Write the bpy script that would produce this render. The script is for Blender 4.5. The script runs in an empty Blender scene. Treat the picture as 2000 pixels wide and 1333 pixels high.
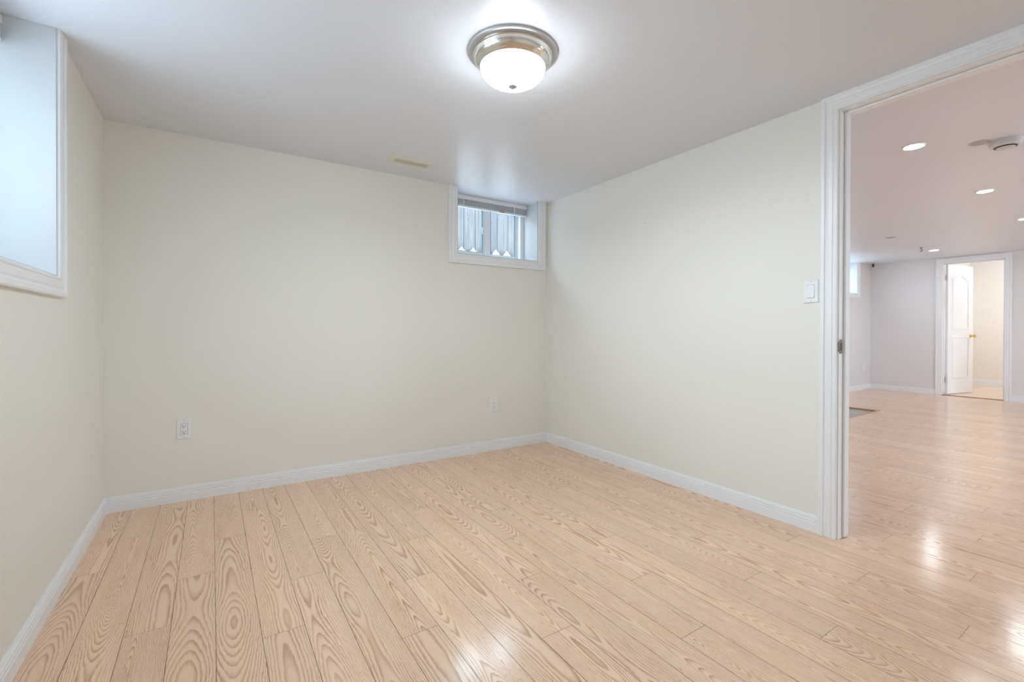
import bpy, bmesh, math, random
from mathutils import Vector, Matrix
random.seed(7)
S = bpy.context.scene
C = S.collection
PI = math.pi

# ------------------------------------------------------------------ camera
cam_d = bpy.data.cameras.new('camera'); cam = bpy.data.objects.new('camera', cam_d); C.objects.link(cam)
F_PX, YAW, PITCH, ROLL = 911.48, 0.5911, -0.00541, 0.00278
fw = Vector((math.sin(YAW)*math.cos(PITCH), math.cos(YAW)*math.cos(PITCH), math.sin(PITCH)))
r0 = Vector((math.cos(YAW), -math.sin(YAW), 0)); u0 = r0.cross(fw)
rt = math.cos(ROLL)*r0 + math.sin(ROLL)*u0; up = -math.sin(ROLL)*r0 + math.cos(ROLL)*u0
M = Matrix((rt, up, -fw)).transposed().to_4x4(); M.translation = Vector((-2.4908, -3.3594, 1.0054))
cam.matrix_world = M
cam_d.sensor_width = 36; cam_d.lens = F_PX/2000*36
cam_d.shift_x = -25.1/2000; cam_d.shift_y = -18.2/2000
cam_d.clip_start = 0.05; cam_d.clip_end = 200
S.camera = cam

# ------------------------------------------------------------------ light levels
SKY = 12.0           # overcast daylight outside
SKY_COL = (0.74, 0.87, 1.0)
DOME = 21.0          # glow of the frosted bowl of the ceiling light
LAMP_W = 50.0        # its bulbs, shining down through the bowl
POT = 190.0           # recessed lights of the large room
CLOSET = 112.0        # unseen lamp added behind the far door
S.view_settings.view_transform = 'Standard'; S.view_settings.look = 'None'
S.view_settings.gamma = 1; S.view_settings.use_curve_mapping = False
S.view_settings.exposure = 0.0
cy = S.cycles
cy.use_denoising = True
cy.max_bounces = 14; cy.diffuse_bounces = 10; cy.glossy_bounces = 5; cy.transparent_max_bounces = 10
cy.sample_clamp_indirect = 40.0
try: cy.denoiser = 'OPENIMAGEDENOISE'
except Exception: pass

w = bpy.data.worlds.new('world'); S.world = w; w.use_nodes = True
nt = w.node_tree; nt.nodes.clear()
wo = nt.nodes.new('ShaderNodeOutputWorld'); wb = nt.nodes.new('ShaderNodeBackground')
tc = nt.nodes.new('ShaderNodeTexCoord'); sp = nt.nodes.new('ShaderNodeSeparateXYZ'); rp = nt.nodes.new('ShaderNodeValToRGB')
nt.links.new(tc.outputs['Generated'], sp.inputs[0]); nt.links.new(sp.outputs['Z'], rp.inputs[0])
rp.color_ramp.elements[0].position = 0.0; rp.color_ramp.elements[0].color = (0.42, 0.48, 0.52, 1)
rp.color_ramp.elements[1].position = 0.03; rp.color_ramp.elements[1].color = (*SKY_COL, 1)
nt.links.new(rp.outputs[0], wb.inputs['Color']); wb.inputs['Strength'].default_value = SKY
nt.links.new(wb.outputs[0], wo.inputs['Surface'])

def portal(name, loc, direction, sx, sy):
    l = bpy.data.lights.new(name, 'AREA'); l.shape = 'RECTANGLE'; l.size = sx; l.size_y = sy
    l.cycles.is_portal = True
    o = bpy.data.objects.new(name, l); C.objects.link(o); o.location = loc
    o.rotation_euler = Vector(direction).to_track_quat('-Z', 'Y').to_euler()
portal('window_daylight', (-0.49, 0.34, 1.86), (0, -1, 0), 0.85, 0.56)
portal('window_daylight', (-3.32, -1.63, 1.66), (1, 0, 0), 1.5, 0.98)
portal('window_daylight', (5.9, 0.34, 1.86), (0, -1, 0), 1.0, 0.56)
portal('window_daylight', (3.5, -5.92, 1.54), (0, 1, 0), 3.8, 1.2)  # sky sampling for the added, unseen window

# ------------------------------------------------------------------ node helpers
class N:
    def __init__(s, name):
        s.m = bpy.data.materials.new(name); s.m.use_nodes = True; s.t = s.m.node_tree; s.t.nodes.clear()
        s.out = s.t.nodes.new('ShaderNodeOutputMaterial')
    def n(s, typ, **kw):
        x = s.t.nodes.new(typ)
        for k, v in kw.items(): setattr(x, k, v)
        return x
    def set(s, sock, v):
        if isinstance(v, bpy.types.NodeSocket): s.t.links.new(v, sock)
        else: sock.default_value = v
    def math(s, op, a, b=0.0, c=0.0):
        x = s.n('ShaderNodeMath', operation=op)
        s.set(x.inputs[0], a)
        if len(x.inputs) > 1: s.set(x.inputs[1], b)
        if len(x.inputs) > 2: s.set(x.inputs[2], c)
        return x.outputs[0]
    def comb(s, x, y, z=0.0):
        c = s.n('ShaderNodeCombineXYZ')
        for i, v in enumerate((x, y, z)): s.set(c.inputs[i], v)
        return c.outputs[0]
    def noise(s, vec, scale, detail=2.0, rough=0.5):
        x = s.n('ShaderNodeTexNoise'); s.set(x.inputs['Vector'], vec)
        x.inputs['Scale'].default_value = scale; x.inputs['Detail'].default_value = detail
        x.inputs['Roughness'].default_value = rough
        return x.outputs['Fac']
    def ramp(s, f, stops):
        x = s.n('ShaderNodeValToRGB'); s.set(x.inputs[0], f)
        e = x.color_ramp.elements
        while len(e) < len(stops): e.new(0.5)
        for i, (p, c) in enumerate(stops):
            e[i].position = p; e[i].color = (*c, 1) if len(c) == 3 else c
        return x.outputs[0]
    def mix(s, f, a, b, blend='MIX'):
        x = s.n('ShaderNodeMix', data_type='RGBA', blend_type=blend)
        s.set(x.inputs[0], f)
        s.set(x.inputs[6], a if isinstance(a, bpy.types.NodeSocket) else (*a, 1))
        s.set(x.inputs[7], b if isinstance(b, bpy.types.NodeSocket) else (*b, 1))
        return x.outputs[2]
    def bsdf(s, col, rough=0.5, metal=0.0, spec=0.5, bump=None, bdist=0.001, bstr=1.0):
        b = s.n('ShaderNodeBsdfPrincipled')
        s.set(b.inputs['Base Color'], col if isinstance(col, bpy.types.NodeSocket) else (*col, 1))
        s.set(b.inputs['Roughness'], rough); s.set(b.inputs['Metallic'], metal)
        s.set(b.inputs['Specular IOR Level'], spec)
        if bump is not None:
            bp = s.n('ShaderNodeBump'); s.set(bp.inputs['Height'], bump)
            bp.inputs['Distance'].default_value = bdist; bp.inputs['Strength'].default_value = bstr
            s.t.links.new(bp.outputs[0], b.inputs['Normal'])
        s.t.links.new(b.outputs[0], s.out.inputs['Surface'])
        return b
    def pos(s):
        return s.n('ShaderNodeNewGeometry').outputs['Position']

def simple(name, col, rough=0.5, metal=0.0, spec=0.5, vary=0.03, scale=8.0):
    m = N(name)
    f = m.noise(m.pos(), scale, 3.0)
    lo = tuple(c*(1-vary) for c in col); hi = tuple(min(1, c*(1+vary)) for c in col)
    m.bsdf(m.ramp(f, [(0.3, lo), (0.7, hi)]), rough, metal, spec)
    return m.m
def paint(name, col, rough, spec=0.4, grain=0.00025):
    m = N(name); p = m.pos()
    f = m.noise(p, 1.1, 3.0)
    lo = tuple(c*0.985 for c in col)
    m.bsdf(m.ramp(f, [(0.35, lo), (0.65, col)]), rough, 0, spec, m.noise(p, 220.0, 3.0), grain, 0.5)
    return m.m
def emit(name, col, strength):
    m = N(name); e = m.n('ShaderNodeEmission'); e.inputs[0].default_value = (*col, 1); e.inputs[1].default_value = strength
    m.t.links.new(e.outputs[0], m.out.inputs['Surface']); return m.m

MAT = {}
MAT['wall'] = paint('cream_wall_paint', (0.82, 0.803, 0.75), 0.5)
MAT['wall_far'] = paint('pale_wall_paint', (0.76, 0.745, 0.745), 0.5)
MAT['wall_closet'] = paint('closet_wall_paint', (0.84, 0.81, 0.765), 0.6)
MAT['ceiling'] = paint('ceiling_paint', (0.73, 0.745, 0.795), 0.36, 0.5, 0.0004)
MAT['trim'] = simple('white_trim_paint', (0.84, 0.85, 0.87), 0.35, vary=0.01, scale=3)
MAT['vinyl'] = simple('white_window_vinyl', (0.80, 0.83, 0.86), 0.3, vary=0.01)
MAT['plastic'] = simple('white_plastic', (0.83, 0.84, 0.86), 0.3, vary=0.01)
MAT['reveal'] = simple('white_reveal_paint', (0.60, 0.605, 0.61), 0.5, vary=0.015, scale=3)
MAT['seal'] = simple('grey_glazing_seal', (0.14, 0.18, 0.20), 0.6)
MAT['dark'] = simple('dark_slot', (0.02, 0.018, 0.016), 0.6)
MAT['shadow'] = simple('grey_joint', (0.25, 0.25, 0.25), 0.6)
MAT['slat'] = simple('grey_white_slat', (0.80, 0.82, 0.84), 0.4)
MAT['cord'] = simple('white_cord', (0.8, 0.82, 0.83), 0.7)
MAT['nickel'] = simple('polished_nickel', (0.80, 0.79, 0.74), 0.10, 1.0, vary=0.01)
MAT['pan'] = simple('satin_metal_pan', (0.55, 0.55, 0.57), 0.35, 0.6, vary=0.01)
MAT['bronze'] = simple('antique_bronze', (0.20, 0.17, 0.13), 0.32, 0.9)
MAT['brass'] = simple('brass', (0.80, 0.60, 0.28), 0.22, 1.0)
MAT['hinge'] = simple('dull_brass', (0.45, 0.30, 0.13), 0.35, 0.8)
MAT['register'] = simple('ivory_enamel', (0.74, 0.71, 0.62), 0.4)
MAT['duct'] = simple('dark_duct', (0.07, 0.06, 0.045), 0.7)
MAT['black'] = simple('black_plastic', (0.015, 0.015, 0.015), 0.4)
MAT['detector'] = simple('detector_plastic', (0.62, 0.62, 0.64), 0.4)
MAT['patch'] = simple('greyer_ceiling_disc', (0.50, 0.46, 0.44), 0.5, vary=0.02)
MAT['tan'] = simple('tan_recess', (0.36, 0.29, 0.22), 0.5)
MAT['orange'] = simple('orange_tag', (0.75, 0.20, 0.08), 0.5)
MAT['oak_edge'] = simple('oak_edging', (0.46, 0.30, 0.16), 0.35)
MAT['brown'] = simple('brown_threshold', (0.30, 0.17, 0.08), 0.4)
MAT['grey_tile'] = simple('grey_recess_floor', (0.45, 0.44, 0.43), 0.4, vary=0.08, scale=12)
MAT['ground'] = simple('pale_bounce_ground', (0.86, 0.87, 0.88), 0.9, vary=0.06, scale=40)  # unseen ground, made pale to bounce daylight up onto the ceiling
MAT['concrete'] = simple('added_wall_concrete', (0.45, 0.45, 0.44), 0.9, vary=0.1)
MAT['edging'] = simple('white_edging', (0.55, 0.56, 0.57), 0.6)
def bowl_mat():
    m = N('lit_frosted_glass'); e = m.n('ShaderNodeEmission'); e.inputs[0].default_value = (0.82, 0.93, 1.0, 1); e.inputs[1].default_value = DOME
    t = m.n('ShaderNodeBsdfTransparent'); t.inputs[0].default_value = (0.8, 0.8, 0.8, 1)
    a = m.n('ShaderNodeAddShader'); m.t.links.new(e.outputs[0], a.inputs[0]); m.t.links.new(t.outputs[0], a.inputs[1])
    m.t.links.new(a.outputs[0], m.out.inputs['Surface']); return m.m
MAT['dome'] = bowl_mat()
MAT['pot'] = emit('lit_bulb_face', (0.90, 0.96, 1.0), POT)
MAT['closet_lamp'] = emit('added_lamp_glass', (0.90, 0.95, 1.0), CLOSET)

def glass_mat():
    m = N('window_glass'); lw = m.n('ShaderNodeLayerWeight'); lw.inputs[0].default_value = 0.5
    fres = m.math('MULTIPLY_ADD', m.math('POWER', lw.outputs['Facing'], 5.0), 0.95, 0.04)
    t = m.n('ShaderNodeBsdfTransparent'); t.inputs[0].default_value = (0.93, 0.97, 0.98, 1)
    g = m.n('ShaderNodeBsdfGlossy'); g.inputs['Roughness'].default_value = 0.02
    x = m.n('ShaderNodeMixShader'); m.t.links.new(fres, x.inputs[0])
    m.t.links.new(t.outputs[0], x.inputs[1]); m.t.links.new(g.outputs[0], x.inputs[2])
    m.t.links.new(x.outputs[0], m.out.inputs['Surface']); return m.m
MAT['glass'] = glass_mat()

def floor_mat():
    m = N('oak_laminate_planks'); W, L = 0.1255, 1.262
    s = m.n('ShaderNodeSeparateXYZ'); m.t.links.new(m.pos(), s.inputs[0]); x, y = s.outputs[0], s.outputs[1]
    X = m.math('DIVIDE', m.math('ADD', x, 2.982), W); k = m.math('FLOOR', X)
    u = m.math('MULTIPLY', m.math('SUBTRACT', m.math('SUBTRACT', X, k), 0.5), W)
    Y = m.math('DIVIDE', m.math('SUBTRACT', m.math('ADD', y, 0.797), m.math('MULTIPLY', k, 0.337)), L)
    n_ = m.math('FLOOR', Y); v = m.math('MULTIPLY', m.math('SUBTRACT', Y, n_), L)
    wn = m.n('ShaderNodeTexWhiteNoise', noise_dimensions='2D'); m.t.links.new(m.comb(k, n_), wn.inputs['Vector'])
    sc = m.n('ShaderNodeSeparateXYZ'); m.t.links.new(wn.outputs['Color'], sc.inputs[0])
    r1, r2, r3 = sc.outputs
    seed = m.math('MULTIPLY', wn.outputs['Value'], 61.0)
    # growth rings cut by the saw: distance to a wandering pith line
    piv = m.math('MULTIPLY', m.math('SUBTRACT', r1, 0.5), 0.075)
    wander = m.noise(m.comb(m.math('MULTIPLY', v, 0.8), seed, 0), 1.0, 1.0)
    wav = m.math('MULTIPLY', m.math('SUBTRACT', wander, 0.5), 0.06)
    uu = m.math('SUBTRACT', m.math('SUBTRACT', u, piv), wav)
    d1 = m.noise(m.comb(m.math('MULTIPLY', u, 26.0), m.math('MULTIPLY', v, 2.6), seed), 1.0, 5.0, 0.66)
    uu = m.math('ADD', uu, m.math('MULTIPLY', m.math('SUBTRACT', d1, 0.5), 0.024))
    d2 = m.noise(m.comb(m.math('MULTIPLY', u, 85.0), m.math('MULTIPLY', v, 16.0), seed), 1.0, 2.0, 0.6)
    uu = m.math('ADD', uu, m.math('MULTIPLY', m.math('SUBTRACT', d2, 0.5), 0.0055))
    h1 = m.noise(m.comb(m.math('MULTIPLY', v, 0.62), m.math('ADD', seed, 7.3), 0), 1.0, 2.0, 0.55)
    h = m.math('MULTIPLY', m.math('SUBTRACT', h1, m.math('MULTIPLY', r2, 0.62)), 0.22)
    R = m.math('SQRT', m.math('ADD', m.math('MULTIPLY', uu, uu), m.math('MULTIPLY', h, h)))
    ring = m.math('DIVIDE', m.math('POWER', R, 0.88), 0.0052)
    fr = m.math('FRACT', ring)
    line = m.ramp(fr, [(0.0, (0, 0, 0)), (0.42, (0.08, 0.08, 0.08)), (0.68, (0.62, 0.62, 0.62)), (0.84, (1, 1, 1)), (0.93, (0.9, 0.9, 0.9)), (1.0, (0.0, 0.0, 0.0))])
    # uneven strength of the rings, fine pores
    e1 = m.noise(m.comb(m.math('MULTIPLY', u, 30.0), m.math('MULTIPLY', v, 2.5), seed), 1.0, 2.0)
    amp = m.math('MULTIPLY_ADD', e1, 1.1, 0.12)
    pore = m.noise(m.comb(m.math('MULTIPLY', u, 420.0), m.math('MULTIPLY', v, 22.0), seed), 1.0, 2.0, 0.7)
    tone = m.noise(m.comb(m.math('MULTIPLY', u, 12.0), m.math('MULTIPLY', v, 2.0), m.math('ADD', seed, 3.0)), 1.0, 2.0)
    light = m.mix(tone, (0.86, 0.60, 0.395), (0.86, 0.625, 0.46))
    darkc = m.mix(tone, (0.43, 0.235, 0.12), (0.48, 0.26, 0.165))
    f = m.math('MULTIPLY', line, amp)
    f = m.math('ADD', f, m.math('MULTIPLY', m.math('SUBTRACT', pore, 0.5), 0.75))
    cl = m.n('ShaderNodeClamp'); m.set(cl.inputs[0], f); f = cl.outputs[0]
    col = m.mix(f, light, darkc)
    b = m.math('MULTIPLY_ADD', r3, 0.10, 0.95)
    bc = m.comb(b, b, b)
    col = m.mix(1.0, col, bc, 'MULTIPLY')
    du = m.math('SUBTRACT', W/2, m.math('ABSOLUTE', u))
    dv = m.math('MINIMUM', v, m.math('SUBTRACT', L, v))
    d = m.math('MINIMUM', du, m.math('MULTIPLY', dv, 1.25))
    seam = m.ramp(m.math('DIVIDE', d, 0.004), [(0.0, (1, 1, 1)), (0.14, (1, 1, 1)), (0.26, (0, 0, 0))])
    col = m.mix(seam, col, (0.10, 0.05, 0.02))
    hgt = m.math('SUBTRACT', m.math('MULTIPLY', pore, 0.10), m.math('MULTIPLY', seam, 0.25))
    hgt = m.math('SUBTRACT', hgt, m.math('MULTIPLY', f, 0.06))
    rough = m.math('MULTIPLY_ADD', f, 0.06, 0.155)
    m.bsdf(col, rough, 0, 1.0, hgt, 0.0009, 0.6)
    return m.m
MAT['floor'] = floor_mat()

def scuff_mat():
    m = N('scuffed_white_trim_paint'); s = m.n('ShaderNodeSeparateXYZ'); m.t.links.new(m.pos(), s.inputs[0])
    f = m.noise(m.comb(m.math('MULTIPLY', s.outputs[0], 42.0), 0.0, m.math('MULTIPLY', s.outputs[2], 26.0)), 1.0, 4.0, 0.75)
    k = m.ramp(f, [(0.60, (0, 0, 0)), (0.66, (1, 1, 1))])
    zlim = m.math('SUBTRACT', 1.0, m.math('MULTIPLY', s.outputs[2], 30.0)); zc = m.n('ShaderNodeClamp'); m.set(zc.inputs[0], zlim)
    dx = m.math('SUBTRACT', 1.0, m.math('MULTIPLY', m.math('ABSOLUTE', m.math('ADD', s.outputs[0], 2.15)), 3.2)); xc = m.n('ShaderNodeClamp'); m.set(xc.inputs[0], dx)
    g = m.math('MULTIPLY', m.math('MULTIPLY', k, zc.outputs[0]), xc.outputs[0])
    m.bsdf(m.mix(g, (0.84, 0.85, 0.87), (0.22, 0.16, 0.12)), 0.35); return m.m
MAT['scuffed'] = scuff_mat()

def tile_mat():
    m = N('closet_floor_tile')
    b = m.n('ShaderNodeTexBrick'); m.t.links.new(m.pos(), b.inputs['Vector'])
    b.offset = 0.0; b.inputs['Scale'].default_value = 1.0; b.inputs['Brick Width'].default_value = 0.33; b.inputs['Row Height'].default_value = 0.33
    b.inputs['Mortar Size'].default_value = 0.003
    b.inputs['Color1'].default_value = (0.70, 0.55, 0.42, 1); b.inputs['Color2'].default_value = (0.72, 0.57, 0.44, 1); b.inputs['Mortar'].default_value = (0.55, 0.42, 0.32, 1)
    m.bsdf(b.outputs[0], 0.3); return m.m
MAT['tile'] = tile_mat()

def fence_mat():
    m = N('weathered_fence_wood'); s = m.n('ShaderNodeSeparateXYZ'); m.t.links.new(m.pos(), s.inputs[0])
    oi = m.n('ShaderNodeObjectInfo')
    a = m.noise(m.comb(m.math('MULTIPLY', s.outputs[0], 70.0), m.math('MULTIPLY', s.outputs[2], 2.2), m.math('MULTIPLY', oi.outputs['Random'], 40.0)), 1.0, 4.0, 0.65)
    kn = m.n('ShaderNodeTexVoronoi'); kn.inputs['Scale'].default_value = 1.0
    m.set(kn.inputs['Vector'], m.comb(m.math('MULTIPLY', s.outputs[0], 14.0), m.math('MULTIPLY', s.outputs[2], 9.0), m.math('MULTIPLY', oi.outputs['Random'], 9.0)))
    k = m.ramp(kn.outputs['Distance'], [(0.0, (0.4, 0.4, 0.4)), (0.06, (0.55, 0.55, 0.55)), (0.13, (1, 1, 1))])
    tone = m.mix(oi.outputs['Random'], (0.21, 0.205, 0.205), (0.34, 0.285, 0.27))
    col = m.mix(m.ramp(a, [(0.36, (0, 0, 0)), (0.60, (1, 1, 1))]), (0.13, 0.135, 0.14), tone)
    col = m.mix(1.0, col, k, 'MULTIPLY')
    m.bsdf(col, 0.85); return m.m
MAT['fence'] = fence_mat()

# ------------------------------------------------------------------ mesh helpers
def bx(bm, x0, x1, y0, y1, z0, z1):
    v = [bm.verts.new(p) for p in ((x0,y0,z0),(x1,y0,z0),(x1,y1,z0),(x0,y1,z0),(x0,y0,z1),(x1,y0,z1),(x1,y1,z1),(x0,y1,z1))]
    for f in ((0,3,2,1),(4,5,6,7),(0,1,5,4),(1,2,6,5),(2,3,7,6),(3,0,4,7)): bm.faces.new([v[i] for i in f])
    return v
def box(x0, x1, y0, y1, z0, z1, bev=0.0):
    bm = bmesh.new(); bx(bm, min(x0,x1), max(x0,x1), min(y0,y1), max(y0,y1), min(z0,z1), max(z0,z1))
    if bev: bmesh.ops.bevel(bm, geom=list(bm.edges), offset=bev, segments=2, affect='EDGES')
    return bm
def boxes(lst):
    bm = bmesh.new()
    for b in lst: bx(bm, *b)
    return bm
def lathe(profile, center=(0,0,0), seg=64, bm=None):
    bm = bm or bmesh.new(); rings = []
    for r, z in profile:
        if r < 1e-6: rings.append([bm.verts.new((center[0], center[1], center[2]+z))])
        else: rings.append([bm.verts.new((center[0]+r*math.cos(2*PI*i/seg), center[1]+r*math.sin(2*PI*i/seg), center[2]+z)) for i in range(seg)])
    for a, b in zip(rings, rings[1:]):
        if len(a) == 1 and len(b) == 1: continue
        for i in range(seg):
            j = (i+1) % seg
            if len(a) == 1: bm.faces.new((a[0], b[i], b[j]))
            elif len(b) == 1: bm.faces.new((a[i], b[0], a[j]))
            else: bm.faces.new((a[i], b[i], b[j], a[j]))
    return bm
def tube(bm, pts, r, seg=10):
    prev = None
    for i, p in enumerate(pts):
        p = Vector(p)
        d = (Vector(pts[min(i+1, len(pts)-1)]) - Vector(pts[max(i-1, 0)])).normalized()
        a = d.cross(Vector((0,0,1)) if abs(d.z) < 0.9 else Vector((1,0,0))).normalized(); b = d.cross(a)
        ring = [bm.verts.new(p + r*(math.cos(2*PI*k/seg)*a + math.sin(2*PI*k/seg)*b)) for k in range(seg)]
        if prev:
            for k in range(seg): bm.faces.new((prev[k], prev[(k+1)%seg], ring[(k+1)%seg], ring[k]))
        else: bm.faces.new(ring[::-1])
        prev = ring
    bm.faces.new(prev)
    return bm
def sweep(path, profile, frame, closed=False, bm=None):
    """profile (w, t) swept along a mitred path in a wall plane. path: 2-D points (a, b); w grows to the right of
    the direction of travel. frame(a, b, t) -> world point, t being the height off the wall."""
    bm = bm or bmesh.new(); rings = []; n = len(path)
    P = [Vector(p) for p in path]
    for i in range(n):
        d0 = (P[i]-P[i-1]).normalized() if i > 0 or closed else None
        d1 = (P[(i+1) % n]-P[i]).normalized() if i < n-1 or closed else None
        if d0 is None: d0 = d1
        if d1 is None: d1 = d0
        n0 = Vector((d0.y, -d0.x)); n1 = Vector((d1.y, -d1.x))
        mt = (n0+n1); mt = mt / mt.dot(n0) if mt.length > 1e-6 else n0
        rings.append([bm.verts.new(frame(*(P[i]+mt*w), t)) for w, t in profile])
    m = len(profile)
    segs = list(range(n if closed else n-1))
    for i in segs:
        a, b = rings[i], rings[(i+1) % n]
        for j in range(m-1): bm.faces.new((a[j], a[j+1], b[j+1], b[j]))
    if not closed:
        for r in (rings[0], rings[-1]):
            try: bm.faces.new(r)
            except Exception: pass
    return bm
def obj(name, bm, mat, parent=None, smooth=False, mtx=None, bevel=0.0):
    if mtx is not None: bmesh.ops.transform(bm, matrix=mtx, verts=bm.verts)
    if parent is not None:
        inv = parent.matrix_basis.inverted()
        if parent.parent is not None: inv = inv @ parent.parent.matrix_basis.inverted()
        bmesh.ops.transform(bm, matrix=inv, verts=bm.verts)
    bmesh.ops.recalc_face_normals(bm, faces=bm.faces)
    me = bpy.data.meshes.new(name); bm.to_mesh(me); bm.free()
    me.materials.append(MAT[mat] if isinstance(mat, str) else mat)
    o = bpy.data.objects.new(name, me); C.objects.link(o)
    if parent is not None: o.parent = parent
    if smooth:
        for p in me.polygons: p.use_smooth = True
        try:
            md = o.modifiers.new('es', 'EDGE_SPLIT'); md.split_angle = math.radians(35)
        except Exception: pass
    if bevel:
        md = o.modifiers.new('bv', 'BEVEL'); md.width = bevel; md.segments = 2
    return o
def empty(name, loc=(0,0,0)):
    o = bpy.data.objects.new(name, None); C.objects.link(o); o.location = loc
    o.matrix_basis = Matrix.Translation(loc); o.empty_display_size = 0.05
    return o
def thing(name, label, cat, loc=(0,0,0), group=None):
    o = empty(name, loc); tag(o, label, cat, group); return o
def tag(o, label, cat, group=None):
    o['label'] = label; o['category'] = cat
    if group: o['group'] = group
    return o
def struct(name, bm, mat, **kw):
    o = obj(name, bm, mat, **kw); o['kind'] = 'structure'; return o
def sempty(name, loc):
    o = empty(name, loc); o['kind'] = 'structure'; return o

# ------------------------------------------------------------------ dimensions
H = 2.13                     # ceiling
XL = -2.975                  # left wall
YF = -3.72                   # wall behind the camera
WT = 0.115                   # partition thickness
XE = 6.935                   # end wall of the large room
YE = -5.6                    # its far side
TO = 0.31                    # thickness of the outer walls
D0, D1, DH = -2.343, -3.105, 2.056      # doorway edges and head
E0, E1, EH = -0.952, -1.633, 2.037      # far doorway

# ------------------------------------------------------------------ shell
W1 = (-0.912, -2.35, 1.192)             # left window: y0, y1, sill
W2 = (-0.888, -0.094, 1.596)            # back window: x0, x1, sill
W3 = (5.40, 6.415, 1.60)                # window of the large room
struct('wall_left', boxes([(XL-TO, XL, W1[0], TO, -0.1, H), (XL-TO, XL, YF-0.1, W1[1], -0.1, H), (XL-TO, XL, W1[1], W1[0], -0.1, W1[2])]), 'wall')
struct('wall_back', boxes([(XL, W2[0], 0, TO, -0.1, H), (W2[1], WT/2, 0, TO, -0.1, H), (W2[0], W2[1], 0, TO, -0.1, W2[2])]), 'wall')
struct('wall_right', boxes([(0, WT/2, D0, 0, -0.1, H), (0, WT/2, YF, D1, -0.1, H), (0, WT/2, D1, D0, DH+0.02, H)]), 'wall')
struct('wall_front', box(XL, WT/2, YF-0.1, YF, -0.1, H), 'wall')
struct('wall_partition', boxes([(WT/2, WT, D0, 0, -0.1, H), (WT/2, WT, YE, D1, -0.1, H), (WT/2, WT, D1, D0, DH+0.02, H)]), 'wall_far')
struct('wall_window', boxes([(WT/2, W3[0], 0, TO, -0.1, H), (W3[1], XE+WT, 0, TO, -0.1, H), (W3[0], W3[1], 0, TO, -0.1, W3[2])]), 'wall_far')
struct('wall_far', boxes([(XE, XE+WT/2, E0, 0, -0.1, H), (XE, XE+WT/2, YE, E1, -0.1, H), (XE, XE+WT/2, E1, E0, EH+0.02, H)]), 'wall_far')
struct('wall_side', boxes([(WT, 1.6, YE-0.3, YE, -0.1, H), (5.4, XE+WT, YE-0.3, YE, -0.1, H), (1.6, 5.4, YE-0.3, YE, -0.1, 0.95)]), 'wall_far')  # unseen side wall, with the opening of the added window
struct('wall_closet', boxes([(XE+WT/2, XE+WT, E0, -0.70, -0.1, H), (XE+WT/2, XE+WT, -2.9, E1, -0.1, H), (XE+WT/2, XE+WT, E1, E0, EH+0.02, H),
        (XE+WT, 9.22, -0.80, -0.70, -0.1, 2.32), (9.10, 9.22, -2.9, -0.80, -0.1, 2.32), (XE+WT, 9.22, -3.0, -2.9, -0.1, 2.32)]), 'wall_closet')
struct('ceiling', boxes([(XL-TO, XE+WT, YE-0.3, TO, H, H+0.25), (XE+WT, 9.22, -3.0, -0.70, 2.32, H+0.25)]), 'ceiling')
struct('wall_added_storey', boxes([(XL-TO-0.02, 9.5, YE-0.4, TO+0.02, H+0.25, 5.0), (XL-TO-0.35, 9.8, YE-0.75, TO+0.38, 5.0, 5.15)]), 'concrete')  # unseen storey and eave, added to shade the fence from the sky
struct('wall_added_screen', box(-7.5, XL-TO-0.02, -3.0, -2.45, 0.9, 3.6), 'concrete')  # unseen wall added to keep slanting daylight off back wall and window reveal
# floor with the sunk rectangle left open
RX0, RX1, RY0, RY1 = 3.15, 4.40, -0.985, -0.30
struct('floor', boxes([(XL, RX0, YE, 0, -0.1, 0), (RX1, XE+0.05, YE, 0, -0.1, 0), (RX0, RX1, YE, RY0, -0.1, 0), (RX0, RX1, RY1, 0, -0.1, 0)]), 'floor')
struct('floor', box(XE+0.05, 9.10, -2.9, -0.8, -0.1, 0.002), 'tile')
struct('floor', box(RX0-0.01, RX1+0.01, RY0-0.01, RY1+0.01, -0.12, -0.018), 'grey_tile')
t1 = bmesh.new()
prof = [(-0.005, -0.0175), (-0.005, 0.003), (0.0, 0.005), (0.022, 0.005), (0.026, 0.0005)]
sweep([(RX0, RY0), (RX0, RY1), (RX1, RY1), (RX1, RY0)], [(-w, t) for w, t in prof], lambda a, b, t: (a, b, t), True, t1)
struct('trim_1', t1, 'oak_edge')
struct('trim_2', box(XE-0.01, XE+0.055, E1+0.001, E0-0.001, 0.0, 0.006, 0.002), 'brown')

# baseboards
BB = [(0,0),(0.0125,0),(0.0125,0.045),(0.009,0.049),(0.0118,0.052),(0.0118,0.059),(0.0085,0.0625),(0.0108,0.0655),(0.0108,0.071),(0.0075,0.0745),(0.009,0.0775),(0.0065,0.083),(0,0.083)]
def baseboard(name, p0, p1, nrm, mat='trim', hs=1.0, m0=0, m1=0):
    """m0/m1: +1 mitred inner corner at that end, 0 square"""
    p0, p1, nrm = Vector((*p0, 0)), Vector((*p1, 0)), Vector((*nrm, 0)); d = (p1-p0).normalized()
    bm = bmesh.new(); A = []; B = []
    for t, z in BB:
        A.append(bm.verts.new(p0 + nrm*t + d*(t*m0) + Vector((0,0,z*hs)))); B.append(bm.verts.new(p1 + nrm*t - d*(t*m1) + Vector((0,0,z*hs))))
    for i in range(len(BB)-1): bm.faces.new((A[i], A[i+1], B[i+1], B[i]))
    bm.faces.new(A); bm.faces.new(B[::-1])
    return struct(name, bm, mat)
CW = 0.075                                # casing width
baseboard('baseboard_back', (XL, 0), (0, 0), (0, -1), 'scuffed', m0=1, m1=1)
baseboard('baseboard_left', (XL, YF), (XL, 0), (1, 0), m0=1, m1=1)
baseboard('baseboard_right', (0, 0), (0, D0+CW), (-1, 0), m0=1)
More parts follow.
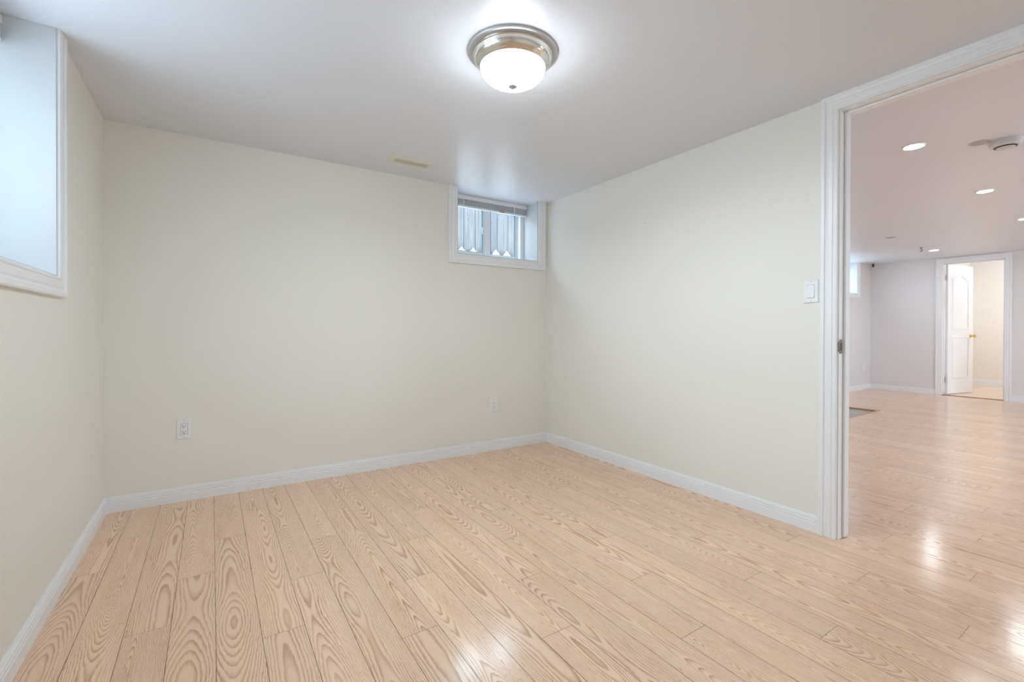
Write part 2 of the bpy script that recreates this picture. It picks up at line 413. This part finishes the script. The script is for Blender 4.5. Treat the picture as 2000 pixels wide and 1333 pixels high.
baseboard('baseboard_front', (XL, YF), (0, YF), (0, 1), m0=1, m1=1)
baseboard('baseboard_window', (WT, 0), (XE, 0), (0, -1), m0=1, m1=1)
baseboard('baseboard_far', (XE, 0), (XE, E0+CW), (-1, 0), m0=1)
baseboard('baseboard_far', (XE, E1-CW), (XE, YE), (-1, 0))
baseboard('baseboard_closet', (9.10, -0.80), (9.10, -2.9), (-1, 0), hs=1.45, m0=1)
baseboard('baseboard_closet', (XE+WT, -0.80), (9.10, -0.80), (0, -1), hs=1.45, m1=1)

# ------------------------------------------------------------------ casings, windows
CAS = [(0,0),(0,0.009),(0.004,0.012),(0.010,0.012),(0.013,0.0095),(0.020,0.0105),(0.023,0.013),(0.040,0.0135),(0.045,0.0115),(0.052,0.013),(0.056,0.0175),(0.070,0.0185),(0.075,0.016),(0.075,0)]
def casing(path, frame, name, parent, scale=1.0, mat='trim'):
    return obj(name, sweep(path, [(w*scale, t) for w, t in CAS], frame), mat, parent)

def window(name, fr, u0, u1, sill, depth, loc, tagleft=True, hand=1):
    """fr(u, d, z): u along the wall, d outwards from the room face. u0 < u1."""
    root = sempty(name, loc)
    def P(b): # list of boxes in (u, d, z)
        bm = bmesh.new()
        for a0, a1, d0, d1, z0, z1 in b:
            n0 = len(bm.verts); v = bx(bm, a0, a1, d0, d1, z0, z1)
            for q in v: q.co = Vector(fr(q.co.x, q.co.y, q.co.z))
        return bm
    T = 0.012
    dF = depth
    # white lining of the deep reveal
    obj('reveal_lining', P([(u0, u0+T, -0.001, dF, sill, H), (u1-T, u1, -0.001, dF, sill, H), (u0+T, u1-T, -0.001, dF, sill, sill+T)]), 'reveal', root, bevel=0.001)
    casing([(u0+0.005, H), (u0+0.005, sill+0.005), (u1-0.005, sill+0.005), (u1-0.005, H)] if hand > 0 else
           [(u1-0.005, H), (u1-0.005, sill+0.005), (u0+0.005, sill+0.005), (u0+0.005, H)][::1],
           (lambda a, b, t: fr(a, -t, b)), 'casing', root) if hand > 0 else \
    obj('casing', sweep([(u0+0.005, H), (u0+0.005, sill+0.005), (u1-0.005, sill+0.005), (u1-0.005, H)], CAS, lambda a, b, t: fr(a, -t, b)), 'trim', root)
    i0, i1, b0, b1 = u0+T, u1-T, sill+T, H
    fwid = 0.038
    frame_o = obj('window_frame', P([(i0, i0+fwid, dF, dF+0.085, b0, b1), (i1-fwid, i1, dF, dF+0.085, b0, b1), (i0+fwid, i1-fwid, dF, dF+0.085, b0, b0+fwid), (i0+fwid, i1-fwid, dF, dF+0.085, b1-0.05, b1),
        # inner track lip
        (i0+fwid, i0+fwid+0.008, dF+0.040, dF+0.046, b0+fwid, b1-0.05), (i1-fwid-0.008, i1-fwid, dF+0.040, dF+0.046, b0+fwid, b1-0.05)]), 'vinyl', root, bevel=0.002)
    a0, a1, c0, c1 = i0+fwid, i1-fwid, b0+fwid, b1-0.05
    mid = a0 + (a1-a0)*0.52 - 0.026
    sw = 0.026
    s1 = obj('sliding_sash', P([(a0, a0+sw, dF+0.010, dF+0.034, c0, c1), (mid-sw, mid, dF+0.010, dF+0.034, c0, c1), (a0+sw, mid-sw, dF+0.010, dF+0.034, c0, c0+sw), (a0+sw, mid-sw, dF+0.010, dF+0.034, c1-sw, c1)]), 'vinyl', root, bevel=0.002)
    obj('glass_pane', P([(a0+sw, mid-sw, dF+0.020, dF+0.024, c0+sw, c1-sw)]), 'glass', s1)
    def seal(p0, p1, q0, q1, e0, e1, par):
        k = 0.0045
        obj('glazing_seal', P([(p0-0.0005, p0+k, e0, e1, q0, q1), (p1-k, p1+0.0005, e0, e1, q0, q1), (p0+k, p1-k, e0, e1, q1-k, q1+0.0005), (p0+k, p1-k, e0, e1, q0-0.0005, q0+0.002)]), 'seal', par)
    seal(a0+sw, mid-sw, c0+sw, c1-sw, dF+0.0115, dF+0.0345, s1)
    obj('latch', P([(mid-sw-0.004, mid-0.006, dF-0.002, dF+0.010, (c0+c1)/2-0.03, (c0+c1)/2+0.03), (mid-sw-0.012, mid-sw-0.004, dF-0.004, dF+0.004, (c0+c1)/2-0.022, (c0+c1)/2+0.022)]), 'plastic', s1, bevel=0.0015)
    s2 = obj('fixed_sash', P([(mid-0.008, mid+0.074, dF+0.048, dF+0.072, c0, c1), (a1-sw, a1, dF+0.048, dF+0.072, c0, c1), (mid+0.074, a1-sw, dF+0.048, dF+0.072, c0, c0+sw), (mid+0.074, a1-sw, dF+0.048, dF+0.072, c1-sw, c1)]), 'vinyl', root, bevel=0.002)
    obj('glass_pane', P([(mid+0.074, a1-sw, dF+0.058, dF+0.062, c0+sw, c1-sw)]), 'glass', s2)
    seal(mid+0.074, a1-sw, c0+sw, c1-sw, dF+0.0495, dF+0.0725, s2)
    return root

frB = lambda u, d, z: (u, d, z)                       # back wall
frL = lambda u, d, z: (XL-d, u, z)                    # left wall, u = y
window('window_1', frL, W1[1], W1[0], W1[2], 0.205, (XL, (W1[0]+W1[1])/2, W1[2]))
window('window_2', frB, W2[0], W2[1], W2[2], 0.217, ((W2[0]+W2[1])/2, 0, W2[2]))
window('window_3', frB, W3[0], W3[1], W3[2], 0.217, ((W3[0]+W3[1])/2, 0, W3[2]))
# plain window added for daylight on the unseen side of the large room
w4 = sempty('window_unseen', (3.5, YE, 0.95))
obj('window_frame', boxes([(1.6, 1.66, YE-0.25, YE-0.17, 0.95, H), (5.34, 5.4, YE-0.25, YE-0.17, 0.95, H), (1.66, 5.34, YE-0.25, YE-0.17, 0.95, 1.01), (1.66, 5.34, YE-0.25, YE-0.17, H-0.06, H), (3.47, 3.53, YE-0.25, YE-0.17, 1.01, H-0.06)]), 'vinyl', w4)

# ------------------------------------------------------------------ window blinds (raised)
def blind(fr, u0, u1, d, label, loc):
    root = thing('window_blind', label, 'blind', loc, None)
    def P(b):
        bm = bmesh.new()
        for a in b:
            for q in bx(bm, *a): q.co = Vector(fr(q.co.x, q.co.y, q.co.z))
        return bm
    obj('headrail', P([(u0, u1, d, d+0.028, H-0.038, H-0.006), (u0, u1, d+0.006, d+0.022, H-0.006, H)]), 'plastic', root, bevel=0.0015)
    sl = []
    z = H-0.0405; k = 0
    while z > H-0.0865:
        sl.append((u0+0.008, u1-0.008, d+0.0015+0.0012*(k % 2), d+0.0262, z-0.0009, z)); z -= 0.0027 if k % 9 else 0.0045; k += 1
    obj('slat_stack', P(sl), 'slat', root)
    obj('bottom_rail', P([(u0+0.004, u1-0.004, d+0.001, d+0.027, H-0.104, H-0.089)]), 'plastic', root, bevel=0.003)
    for uu in (u0+0.13, u1-0.135):
        obj('ladder_tape', P([(uu-0.004, uu+0.004, d-0.001, d+0.0005, H-0.090, H-0.038)]), 'cord', root)
    obj('lift_cord', P([(u1-0.097, u1-0.0945, d-0.004, d-0.0015, H-0.44, H-0.036)]), 'cord', root)
    return root
b2 = blind(frB, W2[0]+0.016, W2[1]-0.014, 0.165, 'white venetian blind pulled up tight over the small window in the back wall', (-0.49, 0.165, H))
obj('warning_tag', box(-0.395, -0.345, 0.1635, 0.1655, H-0.101, H-0.0915), 'orange', b2)
blind(frL, W1[1]+0.016, W1[0]-0.0125, 0.137, 'white raised venetian blind end showing at the top left corner in the left window', (XL-0.142, -1.4, H))

# ------------------------------------------------------------------ doorway to the large room
dr = sempty('door_1', (0, (D0+D1)/2, 0))
frR = lambda a, b, t: (-t, a, b)           # right wall seen from the room: a = y, b = z
# path: w must grow away from the opening
casing([(D1-0.004, 0), (D1-0.004, DH+0.004), (D0+0.004, DH+0.004), (D0+0.004, 0)][::-1], lambda a, b, t: (-t, a, b), 'casing', dr)
casing([(D1-0.004, 0), (D1-0.004, DH+0.004), (D0+0.004, DH+0.004), (D0+0.004, 0)][::-1], lambda a, b, t: (WT+t, a, b), 'casing', dr)
jt = 0.018
obj('jamb', boxes([(0.001, WT-0.001, D0-0.001, D0+jt, 0.0, DH+jt), (0.001, WT-0.001, D1-jt, D1+0.001, 0.0, DH+jt), (0.001, WT-0.001, D1, D0, DH, DH+jt)]), 'trim', dr)
obj('door_stop', boxes([(0.042, 0.078, D0-0.012, D0-0.001, 0.004, DH-0.001), (0.042, 0.078, D1+0.001, D1+0.012, 0.004, DH-0.001), (0.042, 0.078, D1+0.012, D0-0.012, DH-0.012, DH-0.001)]), 'trim', dr, bevel=0.002)
sp_ = obj('strike_plate', boxes([(0.002, 0.030, D0-0.0035, D0-0.001, 0.892, 0.960), (-0.004, 0.002, D0-0.0035, D0+0.001, 0.902, 0.950)]), 'bronze', dr, bevel=0.001)
obj('latch_hole', box(0.010, 0.022, D0-0.0042, D0-0.0034, 0.908, 0.944), 'dark', sp_)
for z in (0.900, 0.952): obj('screw', lathe([(0, -0.0007), (0.003, -0.0007), (0.003, 0.0002), (0, 0.0002)], seg=12), 'hinge', sp_, mtx=Matrix.Translation((0.016, D0-0.0038, z)) @ Matrix.Rotation(PI/2, 4, 'X'))

# ------------------------------------------------------------------ far doorway with its open door
de = sempty('door_2', (XE, (E0+E1)/2, 0))
casing([(E1-0.004, 0), (E1-0.004, EH+0.004), (E0+0.004, EH+0.004), (E0+0.004, 0)][::-1], lambda a, b, t: (XE-t, a, b), 'casing', de)
obj('jamb', boxes([(XE+0.001, XE+WT-0.001, E0-0.001, E0+jt, 0.0, EH+jt), (XE+0.001, XE+WT-0.001, E1-jt, E1+0.001, 0.0, EH+jt), (XE+0.001, XE+WT-0.001, E1, E0, EH, EH+jt)]), 'trim', de)
obj('door_stop', boxes([(XE+0.04, XE+0.074, E0-0.012, E0-0.001, 0.008, EH-0.001), (XE+0.04, XE+0.074, E1+0.001, E1+0.012, 0.008, EH-0.001), (XE+0.04, XE+0.074, E1+0.012, E0-0.012, EH-0.012, EH-0.001)]), 'trim', de)
# leaf in local coords: x along the leaf from the hinge, y thickness (0 .. -0.035 side faces the camera), then rotated about the hinge
LW, LT = 0.668, 0.035
ang = math.atan2(-0.145, 0.64)
LM = Matrix.Translation((XE+WT+0.004, E0-0.004, 0.012)) @ Matrix.Rotation(ang, 4, 'Z')
leaf = obj('door_leaf', box(0, LW, -LT, 0, 0, EH-0.018, 0.002), 'trim', de, mtx=LM)
def panel_loop(x0, x1, z0, z1, arch):
    pts = [(x0, z0), (x0, z1)]
    if arch:
        n = 14
        for i in range(1, n):
            t = i/n; e = 0.5-0.5*math.cos(2*PI*t)
            pts.append((x0+(x1-x0)*t, z1+arch*e**1.3))
    pts += [(x1, z1), (x1, z0)]
    return pts
ml = [(-0.016, 0), (-0.012, 0.0035), (-0.004, 0.0045), (0.002, 0.001), (0.010, 0.0055), (0.022, 0.006), (0.026, 0)]
for z0, z1, ar in ((0.24, 0.90, 0), (1.02, 1.80, 0.07)):
    for side in (1, -1):
        bm = sweep(panel_loop(0.12, LW-0.12, z0, z1, ar), ml, (lambda a, b, t: (a, -LT-t+0.0005, b)) if side > 0 else (lambda a, b, t: (a, t-0.0005, b)), True)
        obj('panel_moulding', bm, 'trim', leaf, mtx=LM)
for side in (-1, 1):
    y0 = -LT if side < 0 else 0.0
    kn = lathe([(0, 0), (0.031, 0), (0.031, 0.006), (0.012, 0.010), (0.011, 0.030), (0.019, 0.036), (0.027, 0.046), (0.028, 0.056), (0.022, 0.066), (0, 0.069)], seg=28)
    obj('knob', kn, 'brass', leaf, smooth=True, mtx=LM @ Matrix.Translation((LW-0.062, y0, 0.905)) @ Matrix.Rotation(PI/2 if side < 0 else -PI/2, 4, 'X'))
for z in (0.23, 1.83):
    hm = bmesh.new(); bx(hm, XE+WT-0.034, XE+WT+0.002, E0-0.0035, E0-0.001, z-0.045, z+0.045)
    tube(hm, [(XE+WT+0.008, E0-0.010, z-0.047), (XE+WT+0.008, E0-0.010, z+0.047)], 0.006)
    obj('hinge', hm, 'hinge', de)

# ------------------------------------------------------------------ ceiling light
LC = Vector((-1.472, -1.748, H))
cl = thing('ceiling_light', 'lit round flush ceiling light with polished metal ring and white glass bowl', 'ceiling light', LC)
obj('mounting_pan', lathe([(0, 0), (0.180, 0), (0.1815, -0.003), (0.180, -0.009), (0.170, -0.0115), (0.150, -0.0115)], LC, 96), 'pan', cl, smooth=True)
obj('metal_ring', lathe([(0.150, -0.011), (0.157, -0.0095), (0.1605, -0.012), (0.1605, -0.018), (0.1575, -0.020), (0.1565, -0.024), (0.1555, -0.033), (0.151, -0.043), (0.144, -0.050), (0.139, -0.054), (0.136, -0.059), (0.132, -0.061), (0.127, -0.056)], LC, 96), 'nickel', cl, smooth=True)
gl = [(0.1295, -0.053), (0.1308, -0.058), (0.1312, -0.064)]
for i in range(1, 17):
    a = PI/2*i/16
    gl.append((0.1312*math.cos(a)**0.86 if i < 16 else 0.0, -0.064-0.067*math.sin(a)))
obj('glass_bowl', lathe(gl, LC, 96), 'dome', cl, smooth=True)
obj('finial', lathe([(0, -0.129), (0.0150, -0.1295), (0.0182, -0.1335), (0.0175, -0.138), (0.011, -0.1425), (0, -0.144)], LC, 32), 'pan', cl, smooth=True)

ld = bpy.data.lights.new('ceiling_light_bulbs', 'SPOT'); ld.energy = LAMP_W; ld.spot_size = math.radians(180); ld.spot_blend = 0.7; ld.shadow_soft_size = 0.05
ld.color = (0.80, 0.915, 1.0)
lo = bpy.data.objects.new('ceiling_light_bulbs', ld); C.objects.link(lo); lo.parent = cl; lo.location = (0, 0, -0.072)

# ------------------------------------------------------------------ ceiling air register
VC = Vector((-1.372, -0.318, H))
va = thing('ceiling_vent', 'small ivory slotted air register in the ceiling near the back wall', 'air vent', VC)
VL, VW = 0.285, 0.128
bm = bmesh.new()
sweep([(VC.x-VL/2, VC.y-VW/2), (VC.x-VL/2, VC.y+VW/2), (VC.x+VL/2, VC.y+VW/2), (VC.x+VL/2, VC.y-VW/2)], [(0, 0), (0.002, 0.004), (0.020, 0.008), (0.023, 0.0065), (0.026, 0.009), (0.030, 0.009)], lambda a, b, t: (a, b, H-t), True, bm)
obj('rim', bm, 'register', va)
sx0, sx1, sy0, sy1 = VC.x-VL/2+0.030, VC.x+VL/2-0.030, VC.y-VW/2+0.030, VC.y+VW/2-0.030
nc, bars = 16, []
cw = (sx1-sx0)/nc
for i in range(nc+1):
    x = sx0+i*cw; bars.append((max(x-0.0032, sx0+0.0002), min(x+0.0032, sx1-0.0002), sy0+0.0002, sy1-0.0002, H-0.0088, H-0.006))
rows = [0, 0.30, 0.70, 1.0]
for r in rows:
    y = sy0+(sy1-sy0)*r; bars.append((sx0+0.0004, sx1-0.0004, max(y-0.0035, sy0+0.0004), min(y+0.0035, sy1-0.0004), H-0.0095, H-0.0065))
obj('grille', boxes(bars), 'register', va)
obj('damper', boxes([(sx0-0.002, sx1+0.002, sy0-0.002, sy1+0.002, H-0.0035, H-0.001)]), 'duct', va)

# ------------------------------------------------------------------ outlets and switch
def screw_bm(fr, u, z):
    bm = lathe([(0, 0), (0.003, 0), (0.003, 0.0012), (0, 0.0014)], seg=14)
    for q in bm.verts: q.co = Vector(fr(u+q.co.x, q.co.z, z+q.co.y))
    return bm
def plate(fr, u, z, label, name, cat, kind, loc, group=None):
    """fr(u, t, z): t off the wall"""
    root = thing(name, label, cat, loc, group)
    def P(b):
        bm = bmesh.new()
        for a in b:
            for q in bx(bm, *a): q.co = Vector(fr(q.co.x, q.co.y, q.co.z))
        return bm
    w2, h2 = 0.035, 0.0573; iw, ih = 0.0168, 0.0335
    bm = bmesh.new()
    # bevelled cover plate with a window for the device
    o1 = [(-w2, -h2), (w2, -h2), (w2, h2), (-w2, h2)]; o2 = [(x*0.93, y*0.955) for x, y in o1]; i1 = [(-iw, -ih), (iw, -ih), (iw, ih), (-iw, ih)]
    L = []
    for pts, t in ((o1, 0.0), (o1, 0.003), (o2, 0.006), (i1, 0.006), (i1, 0.002)):
        L.append([bm.verts.new(fr(u+x, t, z+y)) for x, y in pts])
    for a, b in zip(L, L[1:]):
        for i in range(4): bm.faces.new((a[i], a[(i+1) % 4], b[(i+1) % 4], b[i]))
    obj('cover_plate', bm, 'plastic', root)
    for s in (-1, 1): obj('screw', screw_bm(lambda a, t, b: fr(a, 0.0058+t, b), u, z+s*0.0485), 'pan', root)
    g = 0.0008
    if kind == 'outlet':
        dv = obj('receptacle', P([(u-iw+g, u+iw-g, 0.001, 0.0075, z-ih+g, z+ih-g)]), 'plastic', root, bevel=0.0006)
        for s in (-1, 1):
            zc = z+s*0.0175+0.002
            for k, hh in ((-1, 0.0042), (1, 0.0034)): obj('slot', P([(u+k*0.0063-0.0011, u+k*0.0063+0.0011, 0.0072, 0.0078, zc-hh, zc+hh)]), 'dark', dv)
            hb = lathe([(0, 0), (0.0026, 0), (0.0026, 0.0004), (0, 0.0004)], seg=16)
            for q in hb.verts: q.co = Vector(fr(u+q.co.x, 0.0075+q.co.z, zc-0.0098+q.co.y))
            obj('ground_hole', hb, 'dark', dv)
    else:
        bm = bmesh.new()
        q = [[fr(u+x, t, z+y) for x, t, y in r] for r in (
            ((-iw+g, 0.001, -ih+g), (iw-g, 0.001, -ih+g), (iw-g, 0.001, ih-g), (-iw+g, 0.001, ih-g)),
            ((-iw+g, 0.0105, -ih+g), (iw-g, 0.0105, -ih+g), (iw-g, 0.0062, ih-g), (-iw+g, 0.0062, ih-g)))]
        R = [[bm.verts.new(p) for p in r] for r in q]
        for i in range(4): bm.faces.new((R[0][i], R[0][(i+1) % 4], R[1][(i+1) % 4], R[1][i]))
        bm.faces.new(R[1])
        obj('rocker', bm, 'plastic', root, bevel=0.0006)
        obj('gap', P([(u-iw+0.0001, u+iw-0.0001, 0.0006, 0.0012, z-ih+0.0001, z+ih-0.0001)]), 'shadow', root)
    return root
fB = lambda u, t, z: (u, -t, z)
fR = lambda u, t, z: (-t, u, z)
plate(fB, -2.624, 0.4185, 'white duplex outlet low on the back wall towards the left corner', 'wall_outlet', 'outlet', 'outlet', (-2.624, 0, 0.4185))
plate(fB, -0.5465, 0.3765, 'white duplex outlet low on the back wall below the small window', 'wall_outlet', 'outlet', 'outlet', (-0.5465, 0, 0.3765))
plate(fB, 6.68, 0.37, 'small white outlet in the large room beyond the doorway, beside the far corner', 'wall_outlet', 'outlet', 'outlet', (6.68, 0, 0.37))
plate(fR, -2.2185, 1.1985, 'white rocker light switch on the right wall beside the doorway casing', 'light_switch', 'light switch', 'switch', (0, -2.2185, 1.1985))
nl = bmesh.new(); tube(nl, [(0.002, -1.14, 1.74), (-0.006, -1.14, 1.741)], 0.0016)
tag(obj('wall_nail', nl, 'bronze'), 'tiny dark nail in the upper part of the right wall', 'nail')

# ------------------------------------------------------------------ large room: ceiling fittings
def downlight(x, y, label, lit=True, tilt=(0.0, 0.0)):
    c = Vector((x, y, H))
    r = thing('recessed_light', label, 'recessed light', c, 'recessed lights in the ceiling of the large room')
    obj('trim_ring', lathe([(0.046, -0.001), (0.047, -0.0045), (0.052, -0.006), (0.058, -0.004), (0.060, 0.0)], c, 48), 'trim' if lit else 'detector', r, smooth=True)
    if lit:
        obj('bulb_face', lathe([(0, 0), (0.0455, 0), (0.0455, 0.003)], c+Vector((0, 0, -0.0045)), 48), 'pot', r)
    else:
        obj('recess_plate', lathe([(0, 0), (0.0455, 0), (0.0455, 0.002)], c+Vector((0, 0, -0.003)), 48), 'tan', r)
    return r
downlight(1.07, -2.31, 'lit recessed ceiling light nearest the doorway, the largest of the spots')
downlight(2.685, -2.295, 'lit recessed ceiling light beyond the smoke detector, second from the doorway')
downlight(4.29, -2.262, 'lit recessed ceiling light cut by the right edge of the photo')
downlight(5.92, -1.115, 'lit recessed ceiling light in front of the far door casing')
downlight(4.335, -1.128, 'unlit brownish recessed ceiling light left of the row of lit ones', False)

DC = Vector((1.412, -2.645, H))
sd = thing('smoke_detector', 'round grey-white smoke detector on the ceiling of the large room', 'smoke detector', DC)
obj('base', lathe([(0, 0), (0.074, 0), (0.075, -0.006), (0.072, -0.010)], DC, 64), 'detector', sd, smooth=True)
obj('body', lathe([(0.072, -0.010), (0.073, -0.018), (0.070, -0.030), (0.062, -0.036), (0.052, -0.037), (0.050, -0.034)], DC, 64), 'detector', sd, smooth=True)
obj('sensor_vent', lathe([(0.0515, -0.036), (0.050, -0.039), (0.036, -0.043)], DC, 64), 'black', sd, smooth=True)
obj('cap', lathe([(0.042, -0.0405), (0.040, -0.044), (0.030, -0.047), (0, -0.048)], DC, 64), 'detector', sd, smooth=True)
tag(obj('blank_cover', lathe([(0, -0.003), (0.045, -0.003), (0.047, 0.0)], (1.327, -2.549, H), 48), 'patch'), 'flat greyish round cover on the ceiling left of the smoke detector', 'cover plate')

def hook(x, y, label, s=1.0):
    r = thing('ceiling_hook', label, 'hook', (x, y, H))
    obj('hook_base', lathe([(0, 0), (0.014*s, 0), (0.014*s, -0.004), (0, -0.006)], (x, y, H), 20), 'black', r)
    pts = [(x, y, H-0.004), (x, y, H-0.016*s)]
    for i in range(13):
        a = math.radians(110 - i*22)
        pts.append((x+0.010*s*math.cos(a)*0.55, y-0.010*s*math.cos(a)*0.83, H-0.027*s+0.011*s*math.sin(a)))
    bm = bmesh.new(); tube(bm, pts, 0.0026*s); obj('hook_wire', bm, 'black', r, smooth=True)
hook(5.52, -1.086, 'tiny black hook hanging from the ceiling left of the far recessed light', 1.35)
r = thing('ceiling_bracket', 'small black bracket up in the far corner where two walls meet', 'bracket', (6.86, -0.06, H))
obj('bracket_base', lathe([(0, 0), (0.022, 0), (0.020, -0.008), (0.010, -0.016)], (6.86, -0.06, H), 24), 'black', r)
obj('bracket_knob', lathe([(0, -0.014), (0.008, -0.016), (0.010, -0.026), (0.018, -0.034), (0.016, -0.046), (0, -0.050)], (6.86, -0.06, H), 24), 'black', r, smooth=True)

# unseen lamp added to light the closet, behind the wall above the opening
LC2 = Vector((8.2, -2.1, 2.32))
l2 = thing('ceiling_light', 'unseen glass ceiling light added inside the small room behind the far door', 'ceiling light', LC2)
obj('mounting_pan', lathe([(0, 0), (0.15, 0), (0.15, -0.012), (0.12, -0.02)], LC2, 40), 'nickel', l2, smooth=True)
obj('glass_bowl', lathe([(0.13, -0.018), (0.125, -0.045), (0.09, -0.075), (0, -0.09)], LC2, 40), 'closet_lamp', l2, smooth=True)

# ------------------------------------------------------------------ outside the back window
struct('ground', boxes([(-12, 14, TO, 14, 1.40, 1.62), (-14, XL-TO, -12, TO, 0.85, 1.05)]), 'ground')
FY = 1.15
fn = thing('wooden_fence', 'weathered grey vertical board fence outside the small back window', 'fence', (0.0, FY, 1.62))
x = -2.2; i = 0
while x < 2.6:
    bwid = 0.139
    dz = random.uniform(-0.012, 0.012)
    b = box(x+0.002, x+bwid-0.002, FY, FY+0.018, 1.63, 2.35+dz, 0.002)
    obj('board', b, 'fence', fn)
    x += bwid; i += 1
obj('rail', boxes([(-2.2, 2.6, FY+0.018, FY+0.056, 1.80, 1.89), (-2.2, 2.6, FY+0.018, FY+0.056, 2.20, 2.29)]), 'fence', fn)
ed = thing('garden_edging', 'low white edging with ragged pointed tops at the foot of the fence', 'garden edging', (0.0, FY-0.06, 1.62))
x = -1.614
while x < 1.9:
    bm = bmesh.new(); wd = 0.138; n = 10
    top = []
    for k in range(n+1):
        t = k/n; e = 1-abs(2*t-1)
        top.append((x+wd*t*0.985, 1.800 + 0.075*e**0.9 + random.uniform(-0.007, 0.007)))
    fr_ = [bm.verts.new((a, FY-0.06, b)) for a, b in top]; fb = [bm.verts.new((a, FY-0.06, 1.61)) for a, b in top]
    br = [bm.verts.new((a, FY-0.045, b)) for a, b in top]; bb_ = [bm.verts.new((a, FY-0.045, 1.61)) for a, b in top]
    for k in range(n):
        bm.faces.new((fb[k], fb[k+1], fr_[k+1], fr_[k])); bm.faces.new((bb_[k+1], bb_[k], br[k], br[k+1]))
        bm.faces.new((fr_[k], fr_[k+1], br[k+1], br[k])); bm.faces.new((fb[k], bb_[k], bb_[k+1], fb[k+1]))
    bm.faces.new((fb[0], fr_[0], br[0], bb_[0])); bm.faces.new((fb[n], bb_[n], br[n], fr_[n]))
    obj('picket', bm, 'edging', ed)
    x += wd
